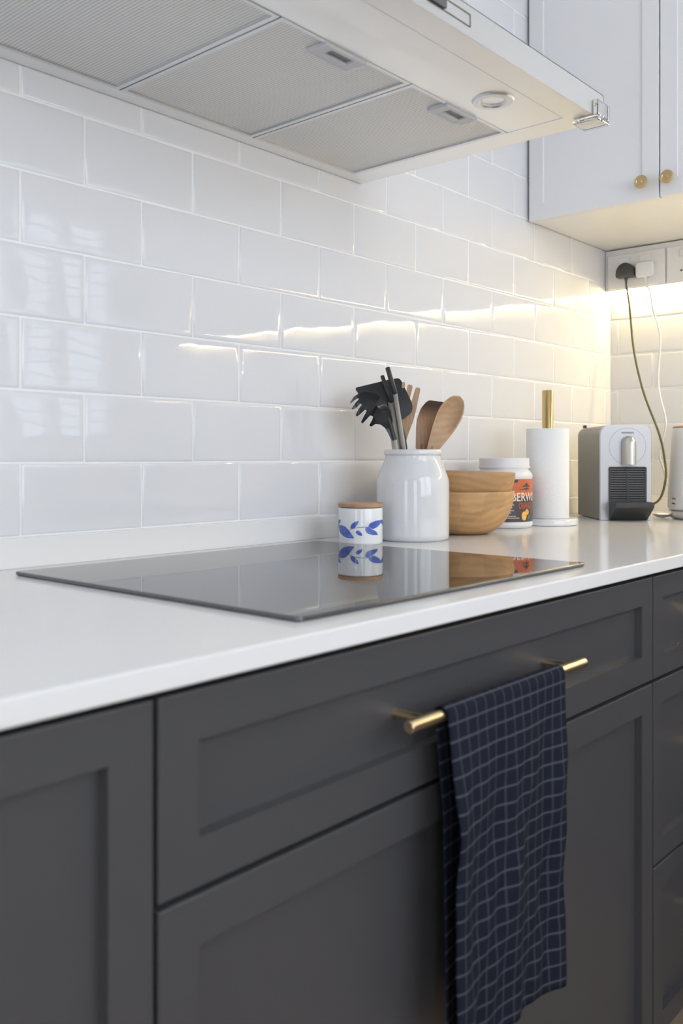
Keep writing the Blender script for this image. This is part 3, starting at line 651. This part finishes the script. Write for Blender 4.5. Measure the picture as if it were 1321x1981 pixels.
def leafset(a0, flip=1):
    for nm, pts in (('leaf_print', [(118, 318), (150, 309), (190, 322), (225, 360), (255, 405), (278, 434), (215, 436), (170, 420), (135, 385)]),
                    ('leaf_print', [(234, 340), (240, 305), (270, 275), (319, 259), (310, 292), (288, 325), (262, 340)]),
                    ('leaf_print', [(285, 372), (298, 355), (322, 360), (346, 380), (358, 411), (325, 405), (298, 393)]),
                    ('leaf_print', [(378, 345), (392, 323), (412, 320), (440, 342), (490, 368), (513, 407), (450, 402), (400, 385)]),
                    ('leaf_print', [(408, 318), (430, 285), (480, 265), (547, 257), (538, 292), (505, 325), (462, 345), (440, 338)])):
        obj(nm, wrap(ngon(rounded([cpt(341+flip*(x-341), y) for x, y in pts], 0.003, 3)), RC+0.00025, a0), 'ink_blue', cn)
    st = []
    line = [(215, 358), (260, 338), (320, 326), (400, 322)]
    l2 = [cpt(341+flip*(x-341), y) for x, y in line]
    obj('stem_print', wrap(ngon([(x, z+0.0004) for x, z in l2]+[(x, z-0.0004) for x, z in l2[::-1]]), RC+0.0003, a0), 'ink_line', cn)
leafset(0.0); leafset(2.2, -1); leafset(-2.25, 1)

# ------------------------------------------------------------------ nested wooden bowls
BX, BY = 1.503, -0.139
def bowl(R, H, rb, th, m, end):
    pr = []
    for i in range(15):
        t = i/14; ang = t*PI/2
        pr.append((rb+(R-rb)*math.sin(ang)**0.92, H*(1-math.cos(ang)**1.0)*1.0 if True else 0))
    pr = [(rb*0.0, 0), (rb, 0)]+[(rb+(R-rb)*math.sin(i/14*PI/2), H*(1-math.cos(i/14*PI/2))) for i in range(1, 13)]+[(R, H-0.012), (R+0.0006, H-0.001), (R, H)]
    inn = [(r-th, z+th*0.8 if z < H*0.5 else z) for r, z in pr[2:-2][::-1]]
    return lathe(pr+[(R-th*0.5, H+0.0004), (R-th, H-0.001)]+[(max(r, 0.002), z) for r, z in inn if r > rb*0.5 and z < H-0.002]+[(0, th)], 80)
b1 = tag(obj('wooden_bowl', bowl(0.102, 0.084, 0.040, 0.006, 'bowl_wood', None), 'bowl_wood', None, (BX, BY, ZT), (0, 0, RZ), smooth=True, angle=45), 'wooden bowl standing on the worktop, under another bowl', 'bowl', 'nested wooden bowls')
b2 = tag(obj('wooden_bowl', bowl(0.1015, 0.084, 0.040, 0.006, 'bowl_wood', None), 'bowl_wood_upper', None, (BX, BY, ZT+0.0385), (math.radians(0.8), math.radians(1.6), RZ+0.7), smooth=True, angle=45), 'wooden bowl nested on top of the other wooden bowl', 'bowl', 'nested wooden bowls')

# ------------------------------------------------------------------ fibre drink jar
jx, jy = 1.700, -0.116; RJ = 0.0603
jar = thing('powder_jar', 'white plastic powder jar with orange and dark printed label', 'jar', (jx, jy, ZT), RZ-0.176)
obj('body', lathe([(0, 0.0), (RJ-0.006, 0.0), (RJ-0.002, 0.002), (RJ, 0.007), (RJ, 0.012), (RJ-0.0008, 0.013), (RJ-0.0008, 0.107), (RJ, 0.108), (RJ-0.0005, 0.113), (RJ-0.004, 0.119), (RJ-0.0085, 0.1225), (RJ-0.0085, 0.131), (0, 0.131)], 80), 'plastic_white', jar, smooth=True, angle=45)
obj('lid', lathe([(0.02, 0.1262), (RJ-0.0062, 0.1262), (RJ-0.0056, 0.1275), (RJ-0.0056, 0.1305), (RJ-0.0068, 0.1312), (RJ-0.0068, 0.1468), (RJ-0.0085, 0.1485), (0, 0.1485)], 80), 'plastic_white', jar, smooth=True, angle=35)
RL = RJ-0.0004
def sheet(x0, x1, z0, z1): return ngon([(x0, z0), (x1, z0), (x1, z1), (x0, z1)])
A0 = 0.81             # print centre, turned to the right of the viewer
def strip(z0, z1, m, nm, par):
    bm = bmesh.new(); n = 60; va = []; 
    for i in range(n+1):
        a = -2.6+5.2*i/n; va.append((bm.verts.new((RL*math.sin(a), -RL*math.cos(a), z0)), bm.verts.new((RL*math.sin(a), -RL*math.cos(a), z1))))
    for p, q in zip(va[:-1], va[1:]): bm.faces.new((p[0], q[0], q[1], p[1]))
    return obj(nm, bm, m, par, smooth=True)
lo = strip(0.0685, 0.104, 'label_orange', 'label', jar); lo['label'] = 'orange upper half of the printed label'
ld = strip(0.014, 0.0685, 'label_dark', 'label', jar); ld['label'] = 'dark lower half of the printed label'
RT = RL+0.0003
obj('lettering', wrap(text_bm('FIBERWISE', 0.0180, bold=0.012, width=0.098), RT, A0, 0.0665, 0.0), 'print_cream', jar)
obj('lettering', wrap(text_bm('ORANGE', 0.0130, bold=0.006, width=0.040), RT, A0, 0.0480, 0.003), 'print_orange', jar)
obj('tree_print', wrap(merge(ngon(rounded([(-0.012, 0.0), (-0.002, 0.004), (0.004, 0.010), (0.012, 0.004), (0.017, 0.0), (0.004, 0.001)], 0.002, 2)), ngon(rounded([(-0.018, -0.006), (-0.004, -0.003), (0.006, -0.001), (0.018, -0.005), (0.005, -0.005)], 0.002, 2)), ngon([(0.003, -0.009), (0.005, -0.009), (0.005, 0.001), (0.003, 0.001)])), RT, A0, 0.087, 0.0), 'label_dark', jar)
obj('badge_print', wrap(ngon(rounded([(-0.016, 0), (0.004, 0), (0.006, 0.006), (-0.016, 0.006)], 0.002, 3)), RT, A0, 0.0968, -0.024), 'print_dark', jar)
def disc(cx, cz, rx, rz, n=24): return ngon([(cx+rx*math.cos(2*PI*i/n), cz+rz*math.sin(2*PI*i/n)) for i in range(n)])
obj('orange_print', wrap(disc(0.006, 0, 0.0062, 0.0062), RT, A0, 0.0345, 0.0), 'fruit_orange', jar)
obj('orange_print', wrap(disc(0.0, -0.008, 0.0072, 0.0095), RT+0.0002, A0, 0.0345, -0.003), 'fruit_pale', jar)
obj('leaf_print', wrap(ngon(rounded([(0.007, -0.014), (0.010, -0.006), (0.014, -0.007), (0.013, -0.014)], 0.001, 2)), RT, A0, 0.0345, 0.002), 'fruit_leaf', jar)
for z, w in ((0.050, 0.014), (0.044, 0.011), (0.038, 0.014), (0.033, 0.008), (0.0265, 0.018), (0.0225, 0.026)):   # lines of print too small to read
    ln = bmesh.new(); x = 0.0
    while x < w:
        q = min(random.uniform(0.0015, 0.004), w-x); ln.faces.new([ln.verts.new(c) for c in ((x, 0, -0.0008), (x+q, 0, -0.0008), (x+q, 0, 0.0008), (x, 0, 0.0008))]); x += q+0.0007
    obj('small_print', wrap(ln, RT, 0.25, z, -0.008), 'print_white', jar)

# ------------------------------------------------------------------ paper towel holder and roll
rx, ry = 1.829, -0.150
ph = thing('paper_towel_holder', 'paper towel holder with white round base and brass rod', 'holder', (rx, ry, ZT), RZ)
hb = obj('base', lathe([(0, 0), (0.064, 0), (0.0668, 0.0015), (0.067, 0.013), (0.0655, 0.0148), (0, 0.015)], 80), 'ceramic_fine', ph, smooth=True, angle=45); hb['label'] = 'white round base'
hr = obj('rod', lathe([(0, 0.015), (0.0122, 0.015), (0.0122, 0.2985), (0.0112, 0.2995), (0, 0.2995)], 40), 'brass_rod', ph, smooth=True, angle=45); hr['label'] = 'thick brushed brass rod'
tag(obj('paper_towel_roll', lathe([(0.0195, 0), (0.0462, 0), (0.0470, 0.0012), (0.0470, 0.1966), (0.0460, 0.198), (0.0195, 0.198), (0.0195, 0)], 80), 'paper', None, (rx, ry, ZT+0.0152), (0, 0, RZ), smooth=True, angle=45), 'white embossed paper towel roll on the brass rod', 'paper towel')

# ------------------------------------------------------------------ capsule coffee machine
ew, eh, ed = 0.1215, 0.227, 0.205
em = thing('coffee_machine', 'silver and grey capsule coffee machine with black drip grille', 'coffee machine', (2.062, -0.229, ZT), RZ)
def rtop(w, h, r, zb=0.0, n=8):
    o = [(-w/2, zb), (w/2, zb)]
    for k in range(n+1): t = k/n*PI/2; o.append((w/2-r+r*math.cos(t), h-r+r*math.sin(t)))
    for k in range(n+1): t = PI/2+k/n*PI/2; o.append((-w/2+r+r*math.cos(t), h-r+r*math.sin(t)))
    return o
def shell(w, h, r, y0, y1, bev=0.002, zb=0.0):
    b = plate(rtop(w, h, r, zb), y1-y0, None, bev); b.transform(Matrix.Translation((0, y0, 0))); return b
obj('body', shell(ew, eh-0.001, 0.022, 0.012, ed, 0.004, 0.002), 'side_grey', em, smooth=True, angle=35, wn=True)
obj('front_panel', shell(ew, eh, 0.022, 0.0, 0.0118, 0.002), 'silver_plastic', em, smooth=True, angle=35, wn=True)
ex = 0.121/590
def E3(cx, cy): return ((cx-597)*ex, (1365-cy)*0.227/1115)
cxr, czr = E3(618, 502)
ring = lathe([(0.0432, -0.0004), (0.0440, -0.0004), (0.0440, 0.0001), (0.0432, 0.0001), (0.0432, -0.0004)], 72); ring.transform(Matrix.Translation((cxr, 0, czr)) @ Matrix.Rotation(PI/2, 4, 'X'))
obj('ring_line', ring, 'side_grey', em)
def lever():
    w = 0.0165; a, b = E3(626, 716)[1], E3(626, 462)[1]; bm = bmesh.new(); n = 14; rows = []
    prof = [(a, 1.0), (a+(b-a)*0.5, 1.0)]+[(b+w*math.sin(k/8*PI/2), math.cos(k/8*PI/2)) for k in range(8)]
    prof = [(a, 1.0), (a+(b-a)*0.5, 1.0), (b, 1.0)]+[(b+w*math.sin(k/8*PI/2), max(0.02, math.cos(k/8*PI/2))) for k in range(1, 9)]
    for z, s in prof:
        rows.append([bm.verts.new((w*s*math.cos(PI*k/n), -0.001-0.030*s*math.sin(PI*k/n), z)) for k in range(n+1)])
    for p, q in zip(rows[:-1], rows[1:]):
        for k in range(n): bm.faces.new((p[k], q[k], q[k+1], p[k+1]))
    bm.faces.new(rows[0]); bm.transform(Matrix.Translation((E3(626, 0)[0], 0, 0)))
    return bm
lv = obj('spout_cover', lever(), 'satin_silver', em, smooth=True, angle=60); lv['label'] = 'glossy silver spout cover'
tx, tz = E3(620, 343)
t = text_bm('NESPRESSO', 0.0040, bold=0.015, width=0.0300); t.transform(Matrix.Translation((tx, -0.0004, tz))); obj('lettering', t, 'print_dark', em)
gx0, gz1 = E3(402, 740); gx1, gz0 = E3(833, 1140)
gr = plate(rrect(gx0, gx1, gz0, gz1, 0.003, 4), 0.001); gr.transform(Matrix.Translation((0, -0.0014, 0))); g = obj('grille', gr, 'grille_black', em)
fr = bmesh.new()
for q in ((gx0, gx0+0.0022, gz0, gz1-0.002), (gx1-0.0045, gx1, gz0, gz1-0.002), (gx0+0.002, gx1-0.002, gz1-0.0028, gz1), (E3(607, 0)[0]-0.0016, E3(607, 0)[0]+0.0016, gz0, gz1)): box(q[0], q[1], -0.0046, -0.0012, q[2], q[3], bm=fr)
obj('grille_frame', fr, 'tray_black', g)
smesh = box(gx0+0.001, gx1-0.001, -0.0040, -0.0013, 0, 0.0026); sme = bpy.data.meshes.new('slat'); smesh.to_mesh(sme); smesh.free()
for k in range(14): obj('slat', sme, 'slat_grey', g, (0, 0, gz0+0.0015+k*0.0056))
def tray():
    x0, z1 = E3(402, 1142); x1, _ = E3(835, 0); z0 = 0.001; bm = bmesh.new(); p = 0.055
    v = [bm.verts.new(c) for c in ((x0, -0.0015, z0), (x1, -0.0015, z0), (x1, -0.0015, z1), (x0, -0.0015, z1), (x0, -0.006, z0), (x1, -0.006, z0), (x1, -p, z1-0.012), (x0, -p, z1-0.012), (x1, -p, z1-0.001), (x0, -p, z1-0.001))]
    for f in ((0, 1, 2, 3), (4, 7, 6, 5), (7, 9, 8, 6), (9, 3, 2, 8), (0, 4, 5, 1), (0, 3, 9, 7, 4), (1, 5, 6, 8, 2)): bm.faces.new([v[i] for i in f])
    return bm
dt = obj('drip_tray', tray(), 'tray_black', em); dt['label'] = 'dark wedge-shaped drip tray'
obj('lip', box(E3(402, 0)[0]-0.0005, E3(835, 0)[0]+0.0005, -0.0556, -0.0535, 0.0355, 0.0450, 0.0005, 1), 'black_plastic', dt)
wt_ = obj('water_tank', shell(0.100, 0.185, 0.012, ed+0.0003, ed+0.028, 0.003, 0.004), 'plastic_white', em, smooth=True, angle=35)
obj('lid_tab', box(-0.058, -0.050, ed-0.05, ed-0.04, eh-0.003, eh+0.004, 0.001, 1), 'black_plastic', em)
obj('lid_tab', box(ew/2-0.002, ew/2+0.006, ed-0.09, ed-0.075, 0.196, 0.206, 0.001, 1), 'black_plastic', em)

# ------------------------------------------------------------------ kettle
kx, ky = 2.229, -0.345
kt = thing('electric_kettle', 'white electric kettle with grey base cut off by right edge', 'kettle', (kx, ky, ZT), RZ)
obj('body', lathe([(0, 0.022), (0.070, 0.022), (0.0755, 0.026), (0.076, 0.034), (0.0755, 0.06), (0.071, 0.13), (0.0668, 0.190), (0.066, 0.217), (0.064, 0.2205), (0, 0.2205)], 80), 'plastic_white', kt, smooth=True, angle=45)
kb = obj('power_base', lathe([(0, 0), (0.060, 0), (0.069, 0.004), (0.0735, 0.012), (0.0745, 0.0195), (0.072, 0.0212), (0, 0.0213)], 80), 'steel_frame', kt, smooth=True, angle=40); kb['label'] = 'grey power base'
kl = obj('lid', lathe([(0, 0.2207), (0.063, 0.2207), (0.0645, 0.2225), (0.062, 0.2255), (0.02, 0.231), (0, 0.2315)], 64), 'lid_wood', kt, smooth=True, angle=40)
obj('handle', tube([(0.066, 0.0, 0.19), (0.10, 0.0, 0.20), (0.118, 0.0, 0.17), (0.112, 0.0, 0.10), (0.074, 0.0, 0.065)], 0.0095, 14, 8), 'plastic_white', kt, smooth=True)
obj('spout', box(-0.012, 0.012, -0.078, -0.058, 0.185, 0.214, 0.006, 3), 'plastic_white', kt, smooth=True, angle=60)
obj('lettering', wrap(text_bm('AURA', 0.0048, bold=0.01, width=0.0150), 0.0762, -1.30, 0.0505), 'print_teal', kt)
obj('swoosh_print', wrap(ngon([(-0.009, -0.001), (-0.006, 0.0014), (-0.002, 0.0026), (0.003, 0.0022), (0.008, -0.001)]), 0.0763, -1.30, 0.038), 'print_red', kt)
sp = lathe([(0, 0.002), (0.010, 0.0045), (0.018, 0.0085), (0.0195, 0.0095), (0.018, 0.0080), (0.010, 0.0025), (0, 0)], 32)
for v in sp.verts: v.co.y *= 1.5
spn = thing('metal_spoon', 'metal spoon lying on the worktop beside the kettle', 'spoon', (2.200, -0.262, ZT), RZ+0.9)
obj('bowl', sp, 'chrome', spn, (0, 0, 0.0005), smooth=True); obj('handle', tube([(0, 0.027, 0.0088), (0, 0.05, 0.011), (0, 0.10, 0.004), (0, 0.13, 0.0028)], 0.0026, 10, 6, flat=0.7), 'chrome', spn, smooth=True)

# ------------------------------------------------------------------ tea towel over the drawer handle
def towel():
    x0, x1 = 0.735, 0.974; yb, zb, rr = YD-0.028, 0.796, 0.0088
    n = 54; prof = []
    L1, L2 = 0.362, 0.36
    def at(s):        # s<0 behind the bar, s>0 in front; returns y, z
        h = PI*rr/2
        if abs(s) <= h: a = s/rr; return yb-rr*math.sin(a), zb+rr*math.cos(a)
        if s > h: return yb-rr, zb-(s-h)
        return yb+rr*0.75, zb+(s+h)
    ss = [-(L2)+i*(L2-0.02)/20 for i in range(20)]+[-0.02+0.04*i/12 for i in range(12)]+[0.02+(L1-0.02)*i/60 for i in range(61)]
    bm = bmesh.new(); uvl = bm.loops.layers.uv.new('UVMap'); V = []; UV = {}
    for s in ss:
        row = []
        for j in range(n+1):
            u = j/n; x = x0+(x1-x0)*u; y, z = at(s)
            if s > 0.014:
                k = min(1, (s-0.014)/0.12)
                y += -k*(0.0036*math.sin(u*PI*4.0+0.6+s*2.5)+0.0016*math.sin(u*PI*9+1.2-s*7)+0.004) - 0.004*k*math.exp(-((u-0.62-s*0.3)/0.10)**2)*math.sin(s*26)
                y -= 0.004*k*math.sin(s*14+u*3)**2
                y -= 0.0016*math.sin(u*34+s*60)*k*math.sin(u*6+s*11)
                x += 0.002*k*math.sin(s*9+1.0+u*3) - 0.006*k*(u-0.5) - 0.022*u*k*min(1, s/0.36)
                z -= 0.003*k*math.sin(u*PI*2.3+0.4)*min(1, s/0.35)
            elif s < -0.014:
                k = min(1, (-s-0.014)/0.10); y = min(y+0.0035*k*math.sin(u*PI*4+1.0+s*5), YD-0.0025); x += 0.016*k
            row.append(bm.verts.new((x, y, z))); UV[row[-1]] = ((x1-x0)*u+0.004, s+0.5)
        V.append(row)
    for a, b in zip(V[:-1], V[1:]):
        for j in range(n):
            f = bm.faces.new((a[j], a[j+1], b[j+1], b[j]))
            for l in f.loops: l[uvl].uv = UV[l.vert]
    return bm
tw = obj('tea_towel', towel(), 'towel_cloth', smooth=True, angle=180)
sm = tw.modifiers.new('thickness', 'SOLIDIFY'); sm.thickness = 0.0014; sm.offset = 0
tag(tw, 'navy checked tea towel draped over the brass drawer handle', 'towel')
